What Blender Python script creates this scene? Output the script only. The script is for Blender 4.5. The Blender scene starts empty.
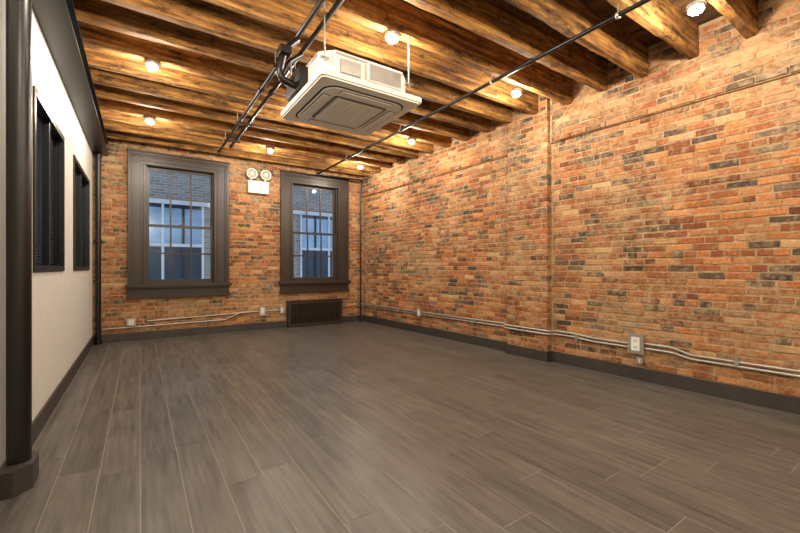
import bpy, math, random
from mathutils import Vector, Matrix, noise as mnoise

random.seed(7)
D = bpy.data
scene = bpy.context.scene

# ------------------------------------------------------------------ helpers
def lin(c):
    out = []
    for v in c[:3]:
        v = v / 255.0
        out.append(v / 12.92 if v <= 0.04045 else ((v + 0.055) / 1.055) ** 2.4)
    return (out[0], out[1], out[2], 1.0)

class MB:
    def __init__(self, name, mats, M=None):
        self.name, self.mats, self.M = name, mats, M
        self.v, self.f, self.m, self.c, self.sm = [], [], [], [], []
        self.col = (1, 1, 1, 1)
    def add(self, vs, fs, mat=0, smooth=False):
        b = len(self.v)
        self.v += [tuple(p) for p in vs]
        self.c += [self.col] * len(vs)
        for f in fs:
            self.f.append([b + i for i in f]); self.m.append(mat); self.sm.append(smooth)
    def box(self, x0, x1, y0, y1, z0, z1, mat=0, rot=None, ch=0.0):
        vs = [(x0,y0,z0),(x1,y0,z0),(x1,y1,z0),(x0,y1,z0),(x0,y0,z1),(x1,y0,z1),(x1,y1,z1),(x0,y1,z1)]
        if rot:
            c = Vector(((x0+x1)/2,(y0+y1)/2,(z0+z1)/2))
            vs = [tuple(c + rot @ (Vector(p)-c)) for p in vs]
        self.add(vs, [(0,3,2,1),(4,5,6,7),(0,1,5,4),(1,2,6,5),(2,3,7,6),(3,0,4,7)], mat)
    def tube(self, pts, r, mat=0, seg=12):
        pts = [Vector(p) for p in pts]
        if len(pts) > 2:
            new = [pts[0]]
            for i in range(1, len(pts)-1):
                a, b, c = pts[i-1], pts[i], pts[i+1]
                d = min(r*2.6, (a-b).length*0.45, (c-b).length*0.45)
                p0 = b + (a-b).normalized()*d; p2 = b + (c-b).normalized()*d
                for k in range(5):
                    t = k/4
                    new.append(p0*(1-t)**2 + b*2*t*(1-t) + p2*t*t)
            new.append(pts[-1]); pts = new
        vs, fs = [], []
        up = None
        for i, p in enumerate(pts):
            if i == 0: t = pts[1]-p
            elif i == len(pts)-1: t = p-pts[i-1]
            else: t = (pts[i+1]-p).normalized() + (p-pts[i-1]).normalized()
            t.normalize()
            if up is None:
                up = Vector((0,0,1)) if abs(t.z) < .9 else Vector((1,0,0))
            up = (up - t*up.dot(t)).normalized()
            s = t.cross(up)
            for k in range(seg):
                a = 2*math.pi*k/seg
                vs.append(p + up*(r*math.cos(a)) + s*(r*math.sin(a)))
        n = len(pts)
        for i in range(n-1):
            for k in range(seg):
                k2 = (k+1) % seg
                fs.append((i*seg+k, i*seg+k2, (i+1)*seg+k2, (i+1)*seg+k))
        self.add(vs, fs, mat, True)
        self.add(vs[:seg], [tuple(reversed(range(seg)))], mat)
        self.add(vs[-seg:], [tuple(range(seg))], mat)
    def lathe(self, c, prof, mat=0, axis='Z', seg=24, smooth=True):
        vs, fs = [], []
        for r, h in prof:
            for k in range(seg):
                a = 2*math.pi*k/seg
                if axis == 'Z': p = (c[0]+r*math.cos(a), c[1]+r*math.sin(a), c[2]+h)
                elif axis == 'Y': p = (c[0]+r*math.cos(a), c[1]+h, c[2]+r*math.sin(a))
                else: p = (c[0]+h, c[1]+r*math.cos(a), c[2]+r*math.sin(a))
                vs.append(p)
        n = len(prof)
        for i in range(n-1):
            for k in range(seg):
                k2 = (k+1) % seg
                fs.append((i*seg+k, i*seg+k2, (i+1)*seg+k2, (i+1)*seg+k))
        self.add(vs, fs, mat, smooth)
        self.add(vs[:seg], [tuple(range(seg))], mat)
        self.add(vs[-seg:], [tuple(range(seg))], mat)
    def rrect(self, cx, cy, z0, z1, hx, hy, r, mat=0, seg=8):
        ring = []
        for qx, qy, a0 in ((1,1,0),(-1,1,90),(-1,-1,180),(1,-1,270)):
            for k in range(seg+1):
                a = math.radians(a0+90*k/seg)
                ring.append((cx+qx*(hx-r)+r*math.cos(a), cy+qy*(hy-r)+r*math.sin(a)))
        n = len(ring)
        vs = [(x,y,z0) for x,y in ring] + [(x,y,z1) for x,y in ring]
        fs = [tuple(reversed(range(n))), tuple(range(n,2*n))]
        fs += [(i,(i+1)%n,n+(i+1)%n,n+i) for i in range(n)]
        self.add(vs, fs, mat)
    def build(self, bevel=0.0):
        me = D.meshes.new(self.name)
        me.from_pydata(self.v, [], self.f)
        for m in self.mats: me.materials.append(m)
        me.polygons.foreach_set('material_index', self.m)
        me.polygons.foreach_set('use_smooth', self.sm)
        ca = me.color_attributes.new('Col', 'FLOAT_COLOR', 'POINT')
        flat = [x for c in self.c for x in c]
        ca.data.foreach_set('color', flat)
        me.update()
        ob = D.objects.new(self.name, me)
        scene.collection.objects.link(ob)
        if self.M is not None: ob.matrix_world = self.M
        if bevel:
            b = ob.modifiers.new('bevel', 'BEVEL'); b.width = bevel; b.segments = 2
            b.limit_method = 'ANGLE'; b.angle_limit = math.radians(50)
        return ob

# ------------------------------------------------------------------ materials
def mat(name):
    m = D.materials.new(name); m.use_nodes = True
    nt = m.node_tree; nt.nodes.clear()
    out = nt.nodes.new('ShaderNodeOutputMaterial')
    bs = nt.nodes.new('ShaderNodeBsdfPrincipled')
    nt.links.new(bs.outputs[0], out.inputs[0])
    return m, nt, bs, out

def N(nt, t, **kw):
    n = nt.nodes.new(t)
    for k, v in kw.items(): setattr(n, k, v)
    return n

def noise(nt, vec, scale, detail=4, rough=.55):
    n = N(nt, 'ShaderNodeTexNoise')
    n.inputs['Scale'].default_value = scale
    n.inputs['Detail'].default_value = detail
    n.inputs['Roughness'].default_value = rough
    if vec is not None: nt.links.new(vec, n.inputs['Vector'])
    return n.outputs['Fac']

def ramp(nt, fac, stops):
    r = N(nt, 'ShaderNodeValToRGB')
    e = r.color_ramp.elements
    while len(e) < len(stops): e.new(.5)
    for i, (p, c) in enumerate(stops):
        e[i].position = p; e[i].color = c
    nt.links.new(fac, r.inputs[0])
    return r.outputs[0]

def mix(nt, fac, a, b, mode='MIX'):
    m = N(nt, 'ShaderNodeMix', data_type='RGBA', blend_type=mode)
    if isinstance(fac, (int, float)): m.inputs[0].default_value = fac
    else: nt.links.new(fac, m.inputs[0])
    for i, s in ((6, a), (7, b)):
        if isinstance(s, tuple): m.inputs[i].default_value = s
        else: nt.links.new(s, m.inputs[i])
    return m.outputs[2]

def bump(nt, bs, h, strength, dist=.01):
    b = N(nt, 'ShaderNodeBump')
    b.inputs['Strength'].default_value = strength
    b.inputs['Distance'].default_value = dist
    nt.links.new(h, b.inputs['Height']); nt.links.new(b.outputs[0], bs.inputs['Normal'])

def g(v): return (v, v, v, 1)

def simple(name, rgb, rough=.5, metal=0, nscale=30, var=.12, bmp=.05, spec=.5):
    m, nt, bs, _ = mat(name)
    tc = N(nt, 'ShaderNodeTexCoord').outputs['Object']
    f = noise(nt, tc, nscale)
    c = lin(rgb)
    a = tuple(x*(1-var) for x in c[:3]) + (1,)
    b = tuple(min(1, x*(1+var)) for x in c[:3]) + (1,)
    nt.links.new(ramp(nt, f, [(.3, a), (.7, b)]), bs.inputs['Base Color'])
    bs.inputs['Roughness'].default_value = rough
    bs.inputs['Metallic'].default_value = metal
    bs.inputs['Specular IOR Level'].default_value = spec
    if bmp: bump(nt, bs, f, bmp, .004)
    return m

MORTAR = (188, 160, 122)
def brick_mat():
    m, nt, bs, _ = mat('brick')
    tc = N(nt, 'ShaderNodeTexCoord').outputs['Object']
    at = N(nt, 'ShaderNodeAttribute', attribute_name='Col').outputs['Color']
    fine = noise(nt, tc, 42, 7, .75)
    c = mix(nt, 1.0, at, ramp(nt, fine, [(.30, g(.48)), (.5, g(1)), (.72, g(1.4))]), 'MULTIPLY')
    smear = noise(nt, tc, 13, 7, .8)
    big = noise(nt, tc, .9, 3, .5)
    sm = N(nt, 'ShaderNodeMath', operation='MULTIPLY_ADD')
    nt.links.new(big, sm.inputs[0]); sm.inputs[1].default_value = .5
    nt.links.new(smear, sm.inputs[2])
    c = mix(nt, ramp(nt, sm.outputs[0], [(.71, g(0)), (.88, g(.75))]), c, lin(MORTAR))
    soot = noise(nt, tc, 1.5, 7, .75)
    c = mix(nt, 1.0, c, ramp(nt, soot, [(.32, g(.50)), (.48, g(.92)), (.7, g(1.12))]), 'MULTIPLY')
    nt.links.new(c, bs.inputs['Base Color'])
    bs.inputs['Roughness'].default_value = .85
    bs.inputs['Specular IOR Level'].default_value = .25
    bump(nt, bs, fine, .7, .008)
    return m
def mortar_mat():
    m, nt, bs, _ = mat('mortar')
    tc = N(nt, 'ShaderNodeTexCoord').outputs['Object']
    f = noise(nt, tc, 9, 7, .8)
    c = ramp(nt, f, [(.32, lin((92,74,54))), (.48, lin((164,136,100))), (.70, lin((204,180,142)))])
    nt.links.new(c, bs.inputs['Base Color'])
    bs.inputs['Roughness'].default_value = .95
    bs.inputs['Specular IOR Level'].default_value = .15
    bump(nt, bs, f, .6, .008)
    return m

def wood_mat(name, dark, midc, light, along='X', rough=.55, scale=1.0):
    m, nt, bs, _ = mat(name)
    tc = N(nt, 'ShaderNodeTexCoord').outputs['Object']
    at = N(nt, 'ShaderNodeAttribute', attribute_name='Col')
    off = N(nt, 'ShaderNodeVectorMath', operation='MULTIPLY_ADD')
    nt.links.new(at.outputs['Vector'], off.inputs[0])
    off.inputs[1].default_value = (37, 53, 29)
    nt.links.new(tc, off.inputs[2])
    mp = N(nt, 'ShaderNodeMapping')
    sc = {'X': (.9, 16, 16), 'Y': (16, .9, 16)}[along]
    mp.inputs['Scale'].default_value = tuple(s*scale for s in sc)
    nt.links.new(off.outputs[0], mp.inputs['Vector'])
    f = noise(nt, mp.outputs[0], 1.6, 7, .65)
    c = ramp(nt, f, [(.30, lin(dark)), (.5, lin(midc)), (.70, lin(light))])
    return m, nt, bs, tc, at, f, c, off.outputs[0]

def joist_mat():
    m, nt, bs, tc, at, f, c, ov = wood_mat('old_joist_wood', (48,30,16), (142,96,46), (202,150,78))
    mp = N(nt, 'ShaderNodeMapping'); mp.inputs['Scale'].default_value = (.7, 1.8, 1.8)
    nt.links.new(ov, mp.inputs['Vector'])
    blot = noise(nt, mp.outputs[0], 6, 9, .82)
    c = mix(nt, 1.0, c, ramp(nt, blot, [(.38, g(.14)), (.49, g(.85)), (.68, g(1.3))]), 'MULTIPLY')
    grey = noise(nt, tc, 2.1, 4, .6)
    c = mix(nt, ramp(nt, grey, [(.56, g(0)), (.75, g(.4))]), c, lin((112,96,78)))
    nt.links.new(c, bs.inputs['Base Color'])
    bs.inputs['Roughness'].default_value = .75
    bs.inputs['Specular IOR Level'].default_value = .3
    bump(nt, bs, blot, .7, .018)
    return m
def deck_mat():
    m, nt, bs, tc, at, f, c, ov = wood_mat('old_deck_wood', (30,20,12), (80,53,28), (126,86,46), along='Y')
    nt.links.new(c, bs.inputs['Base Color'])
    bs.inputs['Roughness'].default_value = .8
    bump(nt, bs, f, .5, .01)
    return m
def floor_mat():
    m, nt, bs, tc, at, f, c, ov = wood_mat('wood_look_tile', (74,70,66), (97,92,87), (114,108,102), along='Y', scale=1.4)
    sep = N(nt, 'ShaderNodeSeparateColor'); nt.links.new(at.outputs['Color'], sep.inputs[0])
    c = mix(nt, 1.0, c, ramp(nt, sep.outputs[0], [(0, g(.86)), (1, g(1.08))]), 'MULTIPLY')
    cl = noise(nt, ov, 3.5, 4, .6)
    c = mix(nt, 1.0, c, ramp(nt, cl, [(.3, g(.86)), (.7, g(1.1))]), 'MULTIPLY')
    nt.links.new(c, bs.inputs['Base Color'])
    bs.inputs['Roughness'].default_value = .36
    bs.inputs['Specular IOR Level'].default_value = .45
    bump(nt, bs, f, .10, .003)
    return m

def glass_mat(name, tint=(1,1,1,1), refl=.1):
    m = D.materials.new(name); m.use_nodes = True
    nt = m.node_tree; nt.nodes.clear()
    out = N(nt, 'ShaderNodeOutputMaterial'); tr = N(nt, 'ShaderNodeBsdfTransparent'); gl = N(nt, 'ShaderNodeBsdfGlossy')
    tr.inputs[0].default_value = tint; gl.inputs['Roughness'].default_value = .03
    mx = N(nt, 'ShaderNodeMixShader'); mx.inputs[0].default_value = refl
    nt.links.new(tr.outputs[0], mx.inputs[1]); nt.links.new(gl.outputs[0], mx.inputs[2]); nt.links.new(mx.outputs[0], out.inputs[0])
    return m
def emis(name, rgb, s):
    m, nt, bs, _ = mat(name)
    bs.inputs['Base Color'].default_value = rgb
    bs.inputs['Emission Color'].default_value = rgb
    bs.inputs['Emission Strength'].default_value = s
    return m

M_BRICK, M_MORTAR = brick_mat(), mortar_mat()
M_JOIST, M_DECK, M_FLOOR = joist_mat(), deck_mat(), floor_mat()
M_GROUT = simple('grout', (150,143,134), .8)
M_BASE = simple('baseboard_tile', (60,56,52), .45, nscale=12, var=.2)
M_PLASTER = simple('off_white_plaster', (214,211,204), .7, nscale=6, var=.03, bmp=.03)
M_FRAME = simple('dark_bronze_paint', (54,43,35), .38, nscale=8, var=.1, bmp=.02)
M_BLACK = simple('black_paint', (12,11,11), .35, nscale=20, var=.2, bmp=.05)
M_STEEL = simple('galvanised_steel', (180,176,168), .38, metal=.7, nscale=14, var=.12, bmp=.03)
M_WHITE = simple('white_plastic', (235,232,226), .4, nscale=4, var=.02, bmp=0)
M_CREAM = simple('unit_panel_plastic', (240,236,226), .45, nscale=4, var=.02, bmp=0)
M_DARKSLOT = simple('dark_slot', (40,37,34), .6, nscale=4, var=.05, bmp=0)
M_GRILLE = simple('grey_grille', (150,142,130), .5, nscale=4, var=.03, bmp=0)
M_GLASS = glass_mat('window_glass', (.93,.97,1,1), .02)
M_BULB = emis('warm_bulb', (1, .92, .78, 1), 45)
M_LENS = glass_mat('clear_lens', (1,1,1,1), .12)
M_BLIND = simple('grey_blind', (104,114,124), .5, nscale=5, var=.1, bmp=0)
M_BACK = simple('unlit_room_panel', (34,40,46), .6, nscale=5, var=.1, bmp=0)

# ------------------------------------------------------------------ room frames
YB, XL, H, DECK = 7.8, -.62, 3.22, 3.52
YF = -1.5
SL = .04
def xr(y): return 4.22 + SL*(YB-y)
n_ = math.hypot(1, SL)
ux = Vector((-SL, 1, 0))/n_; uy = Vector((-1, -SL, 0))/n_
def frame(ux, uy, o):
    M = Matrix.Identity(4)
    for i in range(3):
        M[i][0] = ux[i]; M[i][1] = uy[i]; M[i][2] = (0,0,1)[i]; M[i][3] = o[i]
    return M
MR = frame(ux, uy, (xr(YF), YF, 0))
MBK = frame((-1,0,0), (0,-1,0), (4.22, YB, 0))
ML = frame((0,-1,0), (1,0,0), (XL, YB, 0))
LR = (YB-YF)*n_

PAL = [((182,116,70),5),((166,98,60),5),((190,132,86),4),((152,92,58),4),((140,84,56),3),
       ((196,152,108),2),((124,72,50),2),((158,112,80),2)]
DARKS = [(104,82,68),(90,74,62),(118,98,82),(78,66,58)]
def brick_col(x, z):
    n = mnoise.noise(Vector((x*.6, z*1.0, 3.3)))
    pd = .10 + .45*max(0, n)
    if random.random() < pd:
        c = random.choice(DARKS)
    else:
        t = random.uniform(0, sum(w for _, w in PAL))
        for c, w in PAL:
            t -= w
            if t <= 0: break
    c = lin(c); k = random.uniform(.80, 1.12)
    return (c[0]*k, c[1]*k*random.uniform(.94,1.06), c[2]*k, 1)

def bricks(mb, segfn, z0, z1, holes, bm=0):
    ch, bh = .0685, .0565
    i = 0; z = z0
    while z + bh < z1 + .03:
        header = (i % 7 == 5)
        bl = .098 if header else .208
        za, zb = z, min(z+bh, z1)
        if zb - za < .015: break
        for (a, b, off, depth) in segfn(z+bh/2):
            x = a - random.uniform(0, .03) - (bl*.5 if i % 2 else 0)
            wav = random.uniform(-.002, .002)
            while x < b:
                w = bl*random.uniform(.90, 1.06)
                if not header and random.random() < .06: w *= .5
                parts = [(max(x, a), min(x+w, b))]
                for (hx0, hx1, hz0, hz1) in holes:
                    if zb > hz0 and za < hz1:
                        np_ = []
                        for p, q in parts:
                            if q <= hx0 or p >= hx1: np_.append((p, q))
                            else:
                                if p < hx0: np_.append((p, hx0))
                                if q > hx1: np_.append((hx1, q))
                        parts = np_
                for p, q in parts:
                    if q-p < .018: continue
                    j = lambda s=.004: random.uniform(-s, s)
                    fo = off + .005 + j(.0035)
                    c0 = [(p+j(), za+wav+j()), (q+j(), za+wav+j()), (q+j(), zb+wav+j()), (p+j(), zb+wav+j())]
                    ins = [(1,1),(-1,1),(-1,-1),(1,-1)]
                    r0 = [(X, off-depth, Z) for X, Z in c0]
                    r1 = [(X, fo-.004, Z) for X, Z in c0]
                    r2 = [(X+sx*.006, fo+j(.001), Z+sz*.006) for (X, Z), (sx, sz) in zip(c0, ins)]
                    mb.col = brick_col(p, za)
                    fs = [(8,9,10,11)]
                    for k in range(4):
                        k2 = (k+1) % 4
                        fs += [(k, k2, 4+k2, 4+k), (4+k, 4+k2, 8+k2, 8+k)]
                    mb.add(r0+r1+r2, [tuple(reversed(f)) for f in fs], bm)
                x += w + .011
        z += ch; i += 1
    mb.col = (1,1,1,1)

# --- right wall with pilaster and corbelled top
P0, P1, PO = 4.56, 5.19, .09
CZ = 2.80
mb = MB('wall_right', [M_BRICK, M_MORTAR], MR)
mb.box(0, LR+.3, -.3, 0, 0, DECK+.1, 1)
mb.box(P0+.008, P1-.008, 0, PO, 0, DECK, 1)
mb.box(0, P0, 0, .03, CZ+.004, DECK, 1)
mb.box(P1, LR, 0, .03, CZ+.004, DECK, 1)
def seg_r(z):
    up = .03 if z > CZ else 0
    if CZ < z < CZ+.068: up = .045
    return [(0, P0-.03, up, .02+up), (P0, P1, PO, PO), (P1, LR-.005, up, .02+up)]
bricks(mb, seg_r, .005, DECK, [])
mb.build()

# --- back wall
WC = [(.604, .77), (3.08, .745)]     # centre X, half outer width
WOH = [.52, .50]
WZ0, WZ1 = .93, 2.93
mb = MB('wall_back', [M_BRICK, M_MORTAR], MBK)
LB = 4.22 - XL
holes = []
for (c, ho), h in zip(WC, WOH):
    lc = 4.22 - c
    holes.append((lc-h-.04, lc+h+.04, WZ0-.03, WZ1+.04))
hs = sorted(holes)
xs = [-.0] + [v for h in hs for v in h[:2]] + [LB]
for k in range(0, len(xs), 2): mb.box(xs[k], xs[k+1], -.35, 0, 0, DECK+.1, 1)
for h in hs:
    mb.box(h[0], h[1], -.35, 0, 0, h[2], 1); mb.box(h[0], h[1], -.35, 0, h[3], DECK+.1, 1)
bricks(mb, lambda z: [(.005, LB-.005, 0, .02)], .005, DECK, holes)
mb.build()

# --- front wall (behind the camera) 
mb = MB('wall_front', [M_PLASTER])
mb.box(XL-.15, xr(YF)+.2, YF-.15, YF, 0, DECK+.1)
mb.build()

# --- left wall with two interior window openings
LW = [(3.66, 4.95), (5.62, 7.22)]
LZ0, LZ1 = 1.17, 2.47
mb = MB('wall_left', [M_PLASTER], ML)
LLn = YB - YF
segs = [(YB-b, YB-a) for a, b in LW][::-1]
xs = [0] + [v for s in segs for v in s] + [LLn]
for k in range(0, len(xs), 2): mb.box(xs[k], xs[k+1], -.16, 0, 0, DECK+.1)
for s in segs:
    mb.box(s[0], s[1], -.16, 0, 0, LZ0); mb.box(s[0], s[1], -.16, 0, LZ1, DECK+.1)
mb.build()

# --- floor
mb = MB('floor', [M_FLOOR, M_GROUT])
mb.box(XL-.2, xr(YF)+.3, YF-.2, YB+.3, -.12, -.0015, 1)
pw, pl, gp = .198, 1.2, .0045
x = XL + .03 - pw
while x < xr(YF):
    y = YF - random.uniform(0, pl)
    while y < YB:
        x0, x1 = max(x, XL), min(x+pw-gp, xr(YF)+.02)
        y0, y1 = max(y, YF), min(y+pl-gp, YB)
        if x1-x0 > .01 and y1-y0 > .01:
            mb.col = (random.random(), random.random(), random.random(), 1)
            zt = random.uniform(-.0003, .0003)
            mb.add([(x0,y0,zt),(x1,y0,zt),(x1,y1,zt),(x0,y1,zt)], [(0,1,2,3)], 0)
        y += pl
    x += pw
mb.build()

# --- ceiling deck
mb = MB('ceiling', [M_DECK])
mb.col = (.3,.5,.2,1)
mb.box(XL-.2, xr(YF)+.3, YF-.2, YB+.3, DECK+.03, DECK+.15)
x = XL
while x < xr(YF):
    mb.col = (random.random(), random.random(), random.random(), 1)
    w = random.uniform(.12, .16)
    dz = random.uniform(-.004, .004)
    mb.box(x, x+w-.006, YF, YB, DECK+dz, DECK+.03)
    x += w
mb.build()

# --- joists
mb = MB('ceiling_joists', [M_JOIST])
JY = [1.10 + .425*k for k in range(-6, 16)]
for jy in JY:
    if jy < YF+.1: continue
    mb.col = (random.random(), random.random(), random.random(), 1)
    w = random.uniform(.078, .098)/2
    zb = H + random.uniform(-.008, .008)
    xe = xr(jy) - .028
    nseg = 48
    vs, fs = [], []
    ph = random.uniform(0, 9)
    for s in range(nseg+1):
        X = XL+.005 + (xe-XL-.005)*s/nseg
        j = lambda a=.004: random.uniform(-a, a)
        bow = .006*math.sin(X*1.3+ph)
        chip = .02*max(0, mnoise.noise(Vector((X*3, jy*5, 0))))
        yc = jy + bow
        vs += [(X, yc-w+.01+j()+chip, zb+j()), (X, yc+w-.01+j()-chip, zb+j()), (X, yc+w+j(), zb+.012+chip+j(.003)), (X, yc+w+j(), zb+.16),
               (X, yc+w, DECK+.004), (X, yc-w, DECK+.004), (X, yc-w+j(), zb+.16), (X, yc-w+j(), zb+.012+chip+j(.003))]
    for s in range(nseg):
        for k in range(8):
            k2 = (k+1) % 8
            fs.append((s*8+k, s*8+k2, (s+1)*8+k2, (s+1)*8+k))
    fs.append(tuple(range(8))); fs.append(tuple(nseg*8+k for k in reversed(range(8))))
    mb.add(vs, fs, 0)
mb.build()

# --- steel I beam along the left wall
mb = MB('steel_beam', [M_BLACK])
bx0, bx1 = XL, XL+.2
mb.box(bx0, bx1, YF, YB-.01, 3.0, 3.02); mb.box(bx0, bx1, YF, YB-.01, 3.19, 3.205)
mb.box(bx0+.08, bx0+.1, YF, YB-.01, 3.02, 3.19)
mb.build()

# --- baseboards
bh_ = .135
mb = MB('baseboard_right', [M_BASE], MR)
mb.box(0, P0-.02, .006, .022, 0, bh_); mb.box(P0-.02, P1+.02, PO+.006, PO+.022, 0, bh_)
mb.box(P0-.02, P0-.004, .006, PO+.022, 0, bh_); mb.box(P1+.004, P1+.02, .006, PO+.022, 0, bh_)
mb.box(P1+.02, LR-.01, .006, .022, 0, bh_)
mb.build(.002)
mb = MB('baseboard_back', [M_BASE], MBK)
mb.box(.02, 4.22-3.66, .006, .022, 0, bh_); mb.box(4.22-2.44, LB-.02, .006, .022, 0, bh_)
mb.build(.002)
CX, CY = -.555, 2.95
mb = MB('baseboard_left', [M_BASE], ML)
mb.box(.0, YB-CY-.15, .0, .016, 0, bh_)
mb.box(YB-CY+.15, LLn, .0, .016, 0, bh_)
mb.build(.002)

# --- black column with plinth
mb = MB('pipe_column', [M_BLACK, M_BASE])
mb.lathe((CX, CY, 0), [(.052,.0),(.052,2.995)], 0, seg=40)
o = [(XL, CY-.15), (XL+.07, CY-.15), (XL+.135, CY-.075), (XL+.135, CY+.075), (XL+.07, CY+.15), (XL, CY+.15)]
vs = [(a,b,0) for a,b in o] + [(a,b,.135) for a,b in o]
mb.add(vs, [(0,1,2,3,4,5)[::-1], (6,7,8,9,10,11)] + [(i,(i+1)%6,6+(i+1)%6,6+i) for i in range(6)], 1)
mb.build()

# --- corner pipes
mb = MB('riser_pipe', [M_BLACK])
mb.tube([(-.545, 7.70, 0), (-.545, 7.70, 3.0)], .038, seg=20)
for z in (.0, 1.6, 2.94): mb.lathe((-.545, 7.70, z), [(.05,0),(.05,.05)], seg=20)
mb.build()

# --- windows
def window(name, cx, ho, hi):
    mb = MB(name, [M_FRAME, M_GLASS], MBK)
    c = 4.22 - cx
    top = 3.13
    sill = .93
    for s in (-1, 1):
        def B(a, b, y0, y1, z0, z1):
            xa, xb = sorted((c+s*a, c+s*b)); mb.box(xa, xb, y0, y1, z0, z1)
        B(hi+.035, ho-.05, .01, .05, sill, WZ1+.035)        # flat casing
        B(ho-.05, ho, .01, .085, sill, top-.05)             # back band
        B(ho-.075, ho-.05, .05, .066, sill, top-.075)
        B(hi+.055, hi+.075, .05, .06, sill, WZ1+.06)
        B(hi, hi+.035, .01, .072, sill, WZ1)                # inner bead
        B(hi-.002, hi+.03, -.22, .01, sill-.02, WZ1)        # jamb
        B(hi-.02, hi-.002, -.025, -.01, sill, WZ1)          # stop
    mb.box(c-ho+.05, c+ho-.05, .01, .049, WZ1+.035, top-.05)
    mb.box(c-ho, c+ho, .01, .085, top-.05, top)
    mb.box(c-ho-.012, c+ho+.012, .01, .1, top, top+.022)
    mb.box(c-ho+.05, c+ho-.05, .05, .066, top-.075, top-.05)
    mb.box(c-hi-.055, c+hi+.055, .05, .06, WZ1+.06, WZ1+.08)
    mb.box(c-hi-.035, c+hi+.035, .01, .072, WZ1, WZ1+.035)
    mb.box(c-hi, c+hi, -.22, .01, WZ1, WZ1+.03)
    # stool and apron
    mb.box(c-ho-.035, c+ho+.035, .01, .14, sill-.045, sill)
    mb.box(c-ho-.02, c+ho+.02, .01, .115, sill-.07, sill-.045)
    mb.box(c-ho, c+ho, .01, .06, .745, sill-.07)
    mb.box(c-ho-.02, c+ho+.02, .01, .095, .70, .745)
    mb.box(c-hi-.03, c+hi+.03, -.24, .01, sill-.03, sill)
    # sashes
    def sash(y, z0, z1, botr):
        st = .048
        mb.box(c-hi, c-hi+st, y-.035, y, z0, z1); mb.box(c+hi-st, c+hi, y-.035, y, z0, z1)
        mb.box(c-hi+st, c+hi-st, y-.035, y, z0, z0+botr); mb.box(c-hi+st, c+hi-st, y-.035, y, z1-.045, z1)
        ww = 2*(hi-st)
        for k in (1, 2):
            xk = c-hi+st+ww*k/3
            mb.box(xk-.013, xk+.013, y-.03, y-.004, z0+botr, z1-.045)
        zm = (z0+botr+z1-.045)/2
        mb.box(c-hi+st, c+hi-st, y-.0295, y-.0045, zm-.013, zm+.013)
        mb.box(c-hi+st-.004, c+hi-st+.004, y-.02, y-.016, z0+botr-.004, z1-.041, 1)
    zm = (sill+WZ1)/2
    sash(-.03, sill, zm+.02, .075)
    sash(-.08, zm-.02, WZ1, .04)
    mb.box(c-.03, c+.03, -.06, -.03, zm+.02, zm+.035)
    return mb.build(.003)
window('window_1', WC[0][0], WC[0][1], WOH[0])
window('window_2', WC[1][0], WC[1][1], WOH[1])

# --- interior windows in the left wall
for i, (a, b) in enumerate(LW):
    mb = MB('window_%d' % (i+3), [M_BLACK, M_GLASS, M_BLIND, M_BACK], ML)
    x0, x1 = YB-b, YB-a
    t = .05
    for (p, q, r, s) in ((x0, x0+t, LZ0, LZ1), (x1-t, x1, LZ0, LZ1), (x0+t, x1-t, LZ0, LZ0+t), (x0+t, x1-t, LZ1-t, LZ1)):
        mb.box(p, q, -.155, .012, r, s)
    nm = 2
    for k in range(1, nm):
        xm = x0 + (x1-x0)*k/nm
        mb.box(xm-.02, xm+.02, -.05, -.005, LZ0+t, LZ1-t)
    mb.box(x0+t, x1-t, -.03, -.025, LZ0+t, LZ1-t, 1)
    z = LZ0+t+.02
    while z < LZ1-t-.01:
        mb.box(x0+t+.01, x1-t-.01, -.09, -.062, z, z+.003, 2, rot=Matrix.Rotation(.6, 3, 'X'))
        z += .026
    mb.box(x0+t, x1-t, -.155, -.145, LZ0+t, LZ1-t, 3)  # flat panel, coloured dark to stand in for the unlit room beyond
    mb.build()

# --- radiator / louvered heater cover
mb = MB('heater_grille', [M_FRAME, M_DARKSLOT], MBK)
x0, x1 = 4.22-3.64, 4.22-2.46
mb.box(x0, x1, .012, .04, 0, .52, 1)
mb.box(x0, x1, .04, .15, .47, .52); mb.box(x0, x1, .04, .15, 0, .07)
mb.box(x0, x0+.05, .04, .15, .07, .47); mb.box(x1-.05, x1, .04, .15, .07, .47)
n = 34
for k in range(n):
    xk = x0+.05 + (x1-x0-.1)*(k+.5)/n
    mb.box(xk-.007, xk+.007, .10, .145, .07, .47)
mb.box(x0+.05, x1-.05, .095, .12, .26, .28)
mb.box(x0-.01, x1+.01, .012, .165, .52, .54)
mb.build(.002)

# --- emergency light
mb = MB('emergency_light', [M_WHITE, M_GRILLE, M_LENS, M_STEEL], MBK)
c = 4.22-1.90
mb.box(c-.19, c+.19, .012, .10, 2.64, 2.87)
mb.box(c-.175, c+.175, .10, .112, 2.655, 2.855)
mb.box(c-.03, c+.03, .112, .118, 2.70, 2.72, 1)
for dx in (-.13, .13):
    mb.tube([(c+dx, .05, 2.86), (c+dx, .06, 2.93)], .015, 0)
    mb.lathe((c+dx, .03, 3.0), [(.045,0),(.085,.035),(.1,.075),(.1,.095),(.088,.1)], 0, axis='Y', seg=28)
    mb.lathe((c+dx, .03, 3.0), [(.085,.1),(.08,.108),(.03,.112)], 1, axis='Y', seg=28)
    mb.lathe((c+dx, .03, 3.0), [(.03,.112),(.02,.125)], 0, axis='Y', seg=16)
mb.build(.006)

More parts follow.
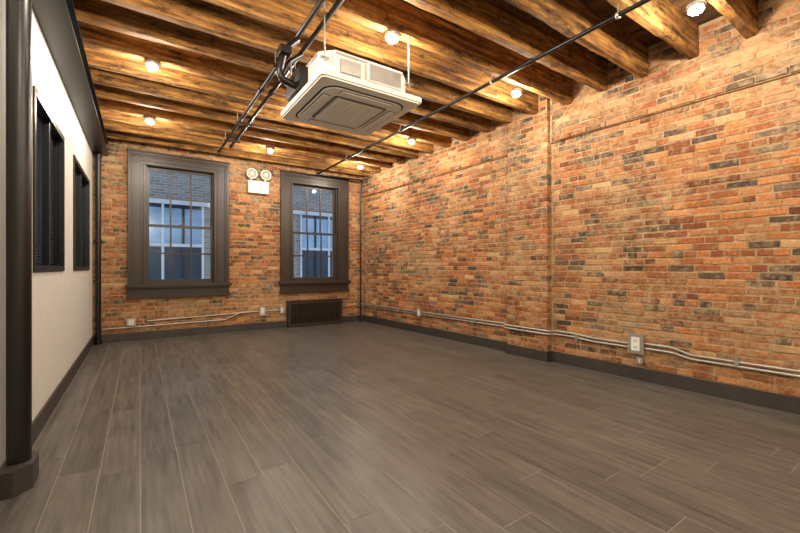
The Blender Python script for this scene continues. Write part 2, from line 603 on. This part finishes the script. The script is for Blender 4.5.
# --- conduits & boxes
def outlet(name, M, d, z, w, h, off=.006):
    mb = MB(name, [M_STEEL, M_WHITE, M_DARKSLOT], M)
    mb.box(d-w/2, d+w/2, off, off+.05, z-h/2, z+h/2, 0)
    mb.box(d-w/2-.004, d+w/2+.004, off+.05, off+.055, z-h/2-.004, z+h/2+.004, 0)
    mb.box(d-w*.28, d+w*.28, off+.055, off+.059, z-h*.36, z+h*.36, 1)
    for s in (-1, 1):
        zz = z+s*h*.17
        mb.box(d-.012, d-.006, off+.059, off+.0595, zz-.012, zz+.012, 2); mb.box(d+.006, d+.012, off+.059, off+.0595, zz-.012, zz+.012, 2)
    mb.build(.002)
def on_r(y): return (y-YF)*n_
mb = MB('wall_conduit', [M_STEEL], MR)
r = .0125
for dz, zz in ((0, .38), (.035, .34)):
    mb.tube([(on_r(2.11), .03, zz), (on_r(2.5), .03, zz), (on_r(2.75), .03, zz+.02), (P0-.06, .03, zz+.02), (P0-.03, PO+.03, zz+.02), (P1+.03, PO+.03, zz+.02),
             (P1+.06, .03, zz+.02), (on_r(7.7), .03, zz)], r)
mb.tube([(on_r(1.95), .03, .40), (on_r(1.7), .03, .40), (on_r(1.55), .03, .355), (.02, .03, .355)], r)
mb.tube([(on_r(1.95), .03, .35), (on_r(1.7), .03, .35), (on_r(1.55), .03, .315), (.02, .03, .315)], r)
for y in (.3, 1.2, 2.7, 4.4, 6.4, 7.2):
    d = on_r(y); mb.box(d-.015, d+.015, .006, .046, .31, .40)
mb.build()
outlet('outlet_box', MR, on_r(2.03), .39, .15, .2)
outlet('outlet_box', MR, on_r(5.7), .385, .11, .15)
outlet('outlet_box', MR, on_r(1.99), .22, .05, .06)
mb = MB('wall_conduit', [M_STEEL], MBK)
mb.tube([(.03, .03, .36), (4.22-3.68, .03, .36)], r)
mb.build()
mb = MB('wall_conduit', [M_STEEL], MBK)
mb.tube([(4.22-2.43, .03, .36), (4.22-2.0, .03, .36), (4.22-.1, .03, .31)], r)
mb.tube([(4.22-1.9, .03, .36), (4.22-1.6, .03, .36), (4.22-1.3, .03, .24), (4.22+.5, .03, .22)], r)
mb.build()
outlet('outlet_box', MBK, 4.22-1.98, .36, .12, .17)
outlet('outlet_box', MBK, 4.22-2.36, .36, .09, .13)
outlet('outlet_box', MBK, 4.22+.12, .31, .12, .12)

# --- ceiling black pipes
def hanger(mb, x, y, z, rr):
    mb.tube([(x, y, z+rr), (x, y, H-.01)], .005, 1, seg=8)
    mb.lathe((x, y-.012, z), [(rr+.001,0),(rr+.007,0),(rr+.007,.024),(rr+.001,.024)], 1, axis='Y', seg=16)
PZ = 3.13
mb = MB('sprinkler_pipe', [M_BLACK, M_STEEL])
mb.tube([(3.03, YF+.02, PZ), (3.03, 7.55, PZ), (4.08, 7.55, PZ), (4.08, 7.62, PZ), (4.08, 7.65, 2.9), (4.08, 7.65, 0)], .018, seg=14)
for y in (.2, 1.525, 2.8, 4.5, 6.2): hanger(mb, 3.03, y, PZ, .018)
for y in (2.3, 5.4): mb.lathe((3.03, y, PZ), [(.025,0),(.025,.06)], 0, axis='Y', seg=16)
mb.lathe((3.03, 7.5, PZ), [(.03,0),(.03,.05)], 0, axis='Y', seg=16)
mb.build()
mb = MB('service_pipes', [M_BLACK, M_STEEL])
mb.tube([(1.09, YF+.02, PZ), (1.09, 7.0, PZ)], .020, seg=14)
mb.tube([(1.20, YF+.02, PZ), (1.20, 6.6, PZ)], .020, seg=14)
mb.lathe((1.09, 6.96, PZ), [(.026,0),(.026,.05)], 0, axis='Y', seg=16)
mb.lathe((1.20, 6.56, PZ), [(.026,0),(.026,.05)], 0, axis='Y', seg=16)
for y in (.25, 1.95, 3.65, 5.35, 6.2):
    mb.box(1.04, 1.25, y-.02, y+.02, PZ-.045, PZ-.024, 0)
    for x in (1.05, 1.24): mb.tube([(x, y, PZ-.045), (x, y, H-.01)], .005, 1, seg=8)
for y in (2.2, 4.3): 
    mb.lathe((1.09, y, PZ), [(.03,0),(.03,.07)], 0, axis='Y', seg=16); mb.lathe((1.20, y, PZ), [(.03,0),(.03,.07)], 0, axis='Y', seg=16)
mb.build()

# --- AC cassette
ax, ay, az = 1.55, 3.14, 2.60
mb = MB('ceiling_air_conditioner', [M_CREAM, M_STEEL, M_DARKSLOT, M_GRILLE, M_BLACK, M_WHITE])
hx, hy = .46, .50
mb.rrect(ax, ay, az+.012, az+.055, hx, hy, .03, 0)
mb.rrect(ax, ay, az+.0, az+.013, hx-.012, hy-.012, .035, 0)
mb.rrect(ax, ay, az-.004, az+.002, hx-.085, hy-.09, .12, 2)       # dark gap ring
mb.rrect(ax, ay, az-.012, az-.003, hx-.10, hy-.105, .11, 0)
for s in (-1, 1):
    mb.rrect(ax, ay+s*(hy-.155), az-.016, az-.011, .24, .036, .02, 2)
    mb.rrect(ax, ay+s*(hy-.155), az-.022, az-.015, .235, .031, .018, 0)
    mb.rrect(ax+s*(hx-.15), ay, az-.016, az-.011, .036, .25, .02, 2)
    mb.rrect(ax+s*(hx-.15), ay, az-.022, az-.015, .031, .245, .018, 0)
mb.rrect(ax, ay, az-.016, az-.010, .245, .27, .03, 2)
mb.rrect(ax, ay, az-.018, az-.014, .237, .262, .03, 3)
for k in range(17):
    yy = ay-.235+.47*k/16
    mb.box(ax-.215, ax+.215, yy-.009, yy+.007, az-.026, az-.017, 0)
for xx in (-.08, .08): mb.box(ax+xx-.006, ax+xx+.006, ay-.24, ay+.24, az-.028, az-.019, 0)
hb, hz0, hz1 = .41, az+.055, 2.87
o = [(hb-.1,-hb),(hb,-hb+.1),(hb,hb-.1),(hb-.1,hb),(-hb+.1,hb),(-hb,hb-.1),(-hb,-hb+.1),(-hb+.1,-hb)]
vs = [(ax+a, ay+b, hz0) for a,b in o] + [(ax+a, ay+b, hz1) for a,b in o]
mb.add(vs, [tuple(range(8))[::-1], tuple(range(8,16))] + [(i,(i+1)%8,8+(i+1)%8,8+i) for i in range(8)], 5)
for z in (hz0+.02, hz1-.03):
    mb.box(ax-hb+.1, ax+hb-.1, ay-hb-.006, ay-hb, z, z+.015, 1)
    mb.box(ax-hb-.006, ax-hb, ay-hb+.1, ay+hb-.1, z, z+.015, 1)
mb.box(ax-.05, ax+.27, ay-hb-.05, ay-hb-.001, hz0+.03, hz1-.04, 5)     # control box
mb.box(ax-.04, ax+.26, ay-hb-.054, ay-hb-.05, hz0+.04, hz1-.05, 1)
mb.box(ax-.27, ax-.10, ay-hb-.02, ay-hb-.001, hz0+.05, hz1-.06, 1)
mb.box(ax-hb-.07, ax-hb, ay-.1, ay+.25, hz0+.02, hz1-.03, 4)           # piping box
# insulated refrigerant lines rising to the service pipes
mb.tube([(1.20, 3.35, PZ-.03), (1.08, 3.35, 3.0), (.98, 3.30, 2.80), (1.12, 3.28, 2.76)], .022, 4)
mb.tube([(1.09, 3.15, PZ-.03), (.98, 3.15, 2.98), (.93, 3.15, 2.74), (1.12, 3.15, 2.70)], .028, 4)
mb.box(.93, 1.02, 3.08, 3.20, 2.93, 2.99, 4)
for sx in (-1, 1):
    for sy in (-1, 1):
        x, y = ax+sx*(hb-.02), ay+sy*(hb-.02)
        mb.box(x-.035, x+.035, y-.02, y+.02, hz1-.08, hz1-.072, 1)
        mb.tube([(x, y, hz1-.1), (x, y, H-.0)], .006, 1, seg=8)
        mb.lathe((x, y, hz1-.095), [(.012,0),(.012,.015)], 1, seg=6, smooth=False)
mb.build(.002)

# --- flush jar lights + lamps
LAMPS = [(1.80,2.80),(3.53,2.90),(3.52,1.19),(3.53,4.925),(.10,4.50),(.11,6.2),(1.82,6.625),(3.57,6.7),
         (1.80,4.80),(.10,2.80),(.10,1.10),(1.80,1.10),(.10,-.6),(1.80,-.6),(3.52,-.6)]
for i, (x, y) in enumerate(LAMPS):
    mb = MB('ceiling_light', [M_STEEL, M_BULB, M_LENS, M_BLACK])
    t = H - .008
    mb.lathe((x, y, t), [(.055,.01),(.062,-.003),(.062,-.022),(.045,-.026)], 0, seg=24)
    mb.lathe((x, y, t-.026), [(.03,0),(.038,-.012),(.038,-.026),(.026,-.038),(.008,-.043)], 1, seg=20)
    for k in range(6):
        a = math.pi*2*k/6
        ca, sa = math.cos(a), math.sin(a)
        mb.tube([(x+.052*ca, y+.052*sa, t-.02), (x+.052*ca, y+.052*sa, t-.05), (x+.03*ca, y+.03*sa, t-.075), (x, y, t-.078)], .002, 0, seg=6)
    mb.lathe((x, y, t-.05), [(.051,0),(.054,0),(.054,.005),(.051,.005)], 0, seg=24)
    mb.build()
    ld = D.lights.new('lamp', 'POINT'); ld.energy = 46; ld.color = (1, .885, .725); ld.shadow_soft_size = .035
    lo = D.objects.new('lamp_glow', ld); lo.location = (x, y, t-.125); scene.collection.objects.link(lo)

# ------------------------------------------------------------------ exterior
def facade_mat():
    m, nt, bs, _ = mat('facade_brick')
    tc = N(nt, 'ShaderNodeTexCoord').outputs['Object']
    mp = N(nt, 'ShaderNodeMapping'); mp.inputs['Rotation'].default_value = (math.pi/2, 0, 0)
    nt.links.new(tc, mp.inputs[0])
    b = N(nt, 'ShaderNodeTexBrick'); nt.links.new(mp.outputs[0], b.inputs['Vector'])
    b.inputs['Scale'].default_value = 1; b.inputs['Brick Width'].default_value = .22; b.inputs['Row Height'].default_value = .075
    b.inputs['Mortar Size'].default_value = .008
    b.inputs['Color1'].default_value = lin((150,144,140)); b.inputs['Color2'].default_value = lin((122,116,112)); b.inputs['Mortar'].default_value = lin((180,178,174))
    nt.links.new(b.outputs[0], bs.inputs['Base Color']); bs.inputs['Roughness'].default_value = .9
    return m
M_FAC = facade_mat()
M_CONC = simple('pale_concrete', (205,210,214), .8, nscale=3)
M_FGL = simple('facade_glass_pale', (140,172,198), .15, nscale=1.2, var=.35, bmp=0)
M_FGD = simple('facade_glass_deep', (34,62,82), .12, nscale=1.2, var=.4, bmp=0)
FY = 12.0
mb = MB('neighbour_building', [M_FAC, M_CONC, M_FGL, M_FGD, M_BLACK])
mb.box(-8, 16, FY, FY+.4, -4, 5.6, 0)
for zb in (-2.3, .85):
    mb.box(-8, 16, FY-.08, FY, zb+2.05, zb+2.2, 1)
    mb.box(-8, 16, FY-.06, FY, zb-.12, zb, 1)
    x = -7.5
    while x < 15:
        mb.box(x, x+1.9, FY-.02, FY-.005, zb, zb+2.05, 3)
        mb.box(x, x+1.9, FY-.03, FY-.02, zb+1.0, zb+1.95, 2)
        mb.box(x, x+1.9, FY-.06, FY-.02, zb+.92, zb+1.0, 1)
        for k in range(5):
            xx = x + 1.9*k/4
            mb.box(xx-.03, xx+.03, FY-.055, FY-.02, zb, zb+2.05, 4 if k % 2 else 1)
        x += 2.35
mb.build()
mb = MB('street_ground', [M_CONC])
mb.box(-8, 16, 8.4, FY, -4.1, -4)
mb.build()

# ------------------------------------------------------------------ world / camera
w = D.worlds.new('World'); scene.world = w; w.use_nodes = True
bg = w.node_tree.nodes['Background']
bg.inputs[0].default_value = (.66, .80, 1.0, 1); bg.inputs[1].default_value = 1.0

cd = D.cameras.new('camera'); cd.sensor_width = 36; cd.lens = 36*387/800; cd.shift_y = .0019
cd.clip_start = .02
co = D.objects.new('camera', cd); scene.collection.objects.link(co)
co.location = (0, 0, 1.2); co.rotation_euler = (math.radians(90), 0, math.radians(-33.9))
scene.camera = co
scene.view_settings.view_transform = 'Standard'
scene.view_settings.exposure = 0.15
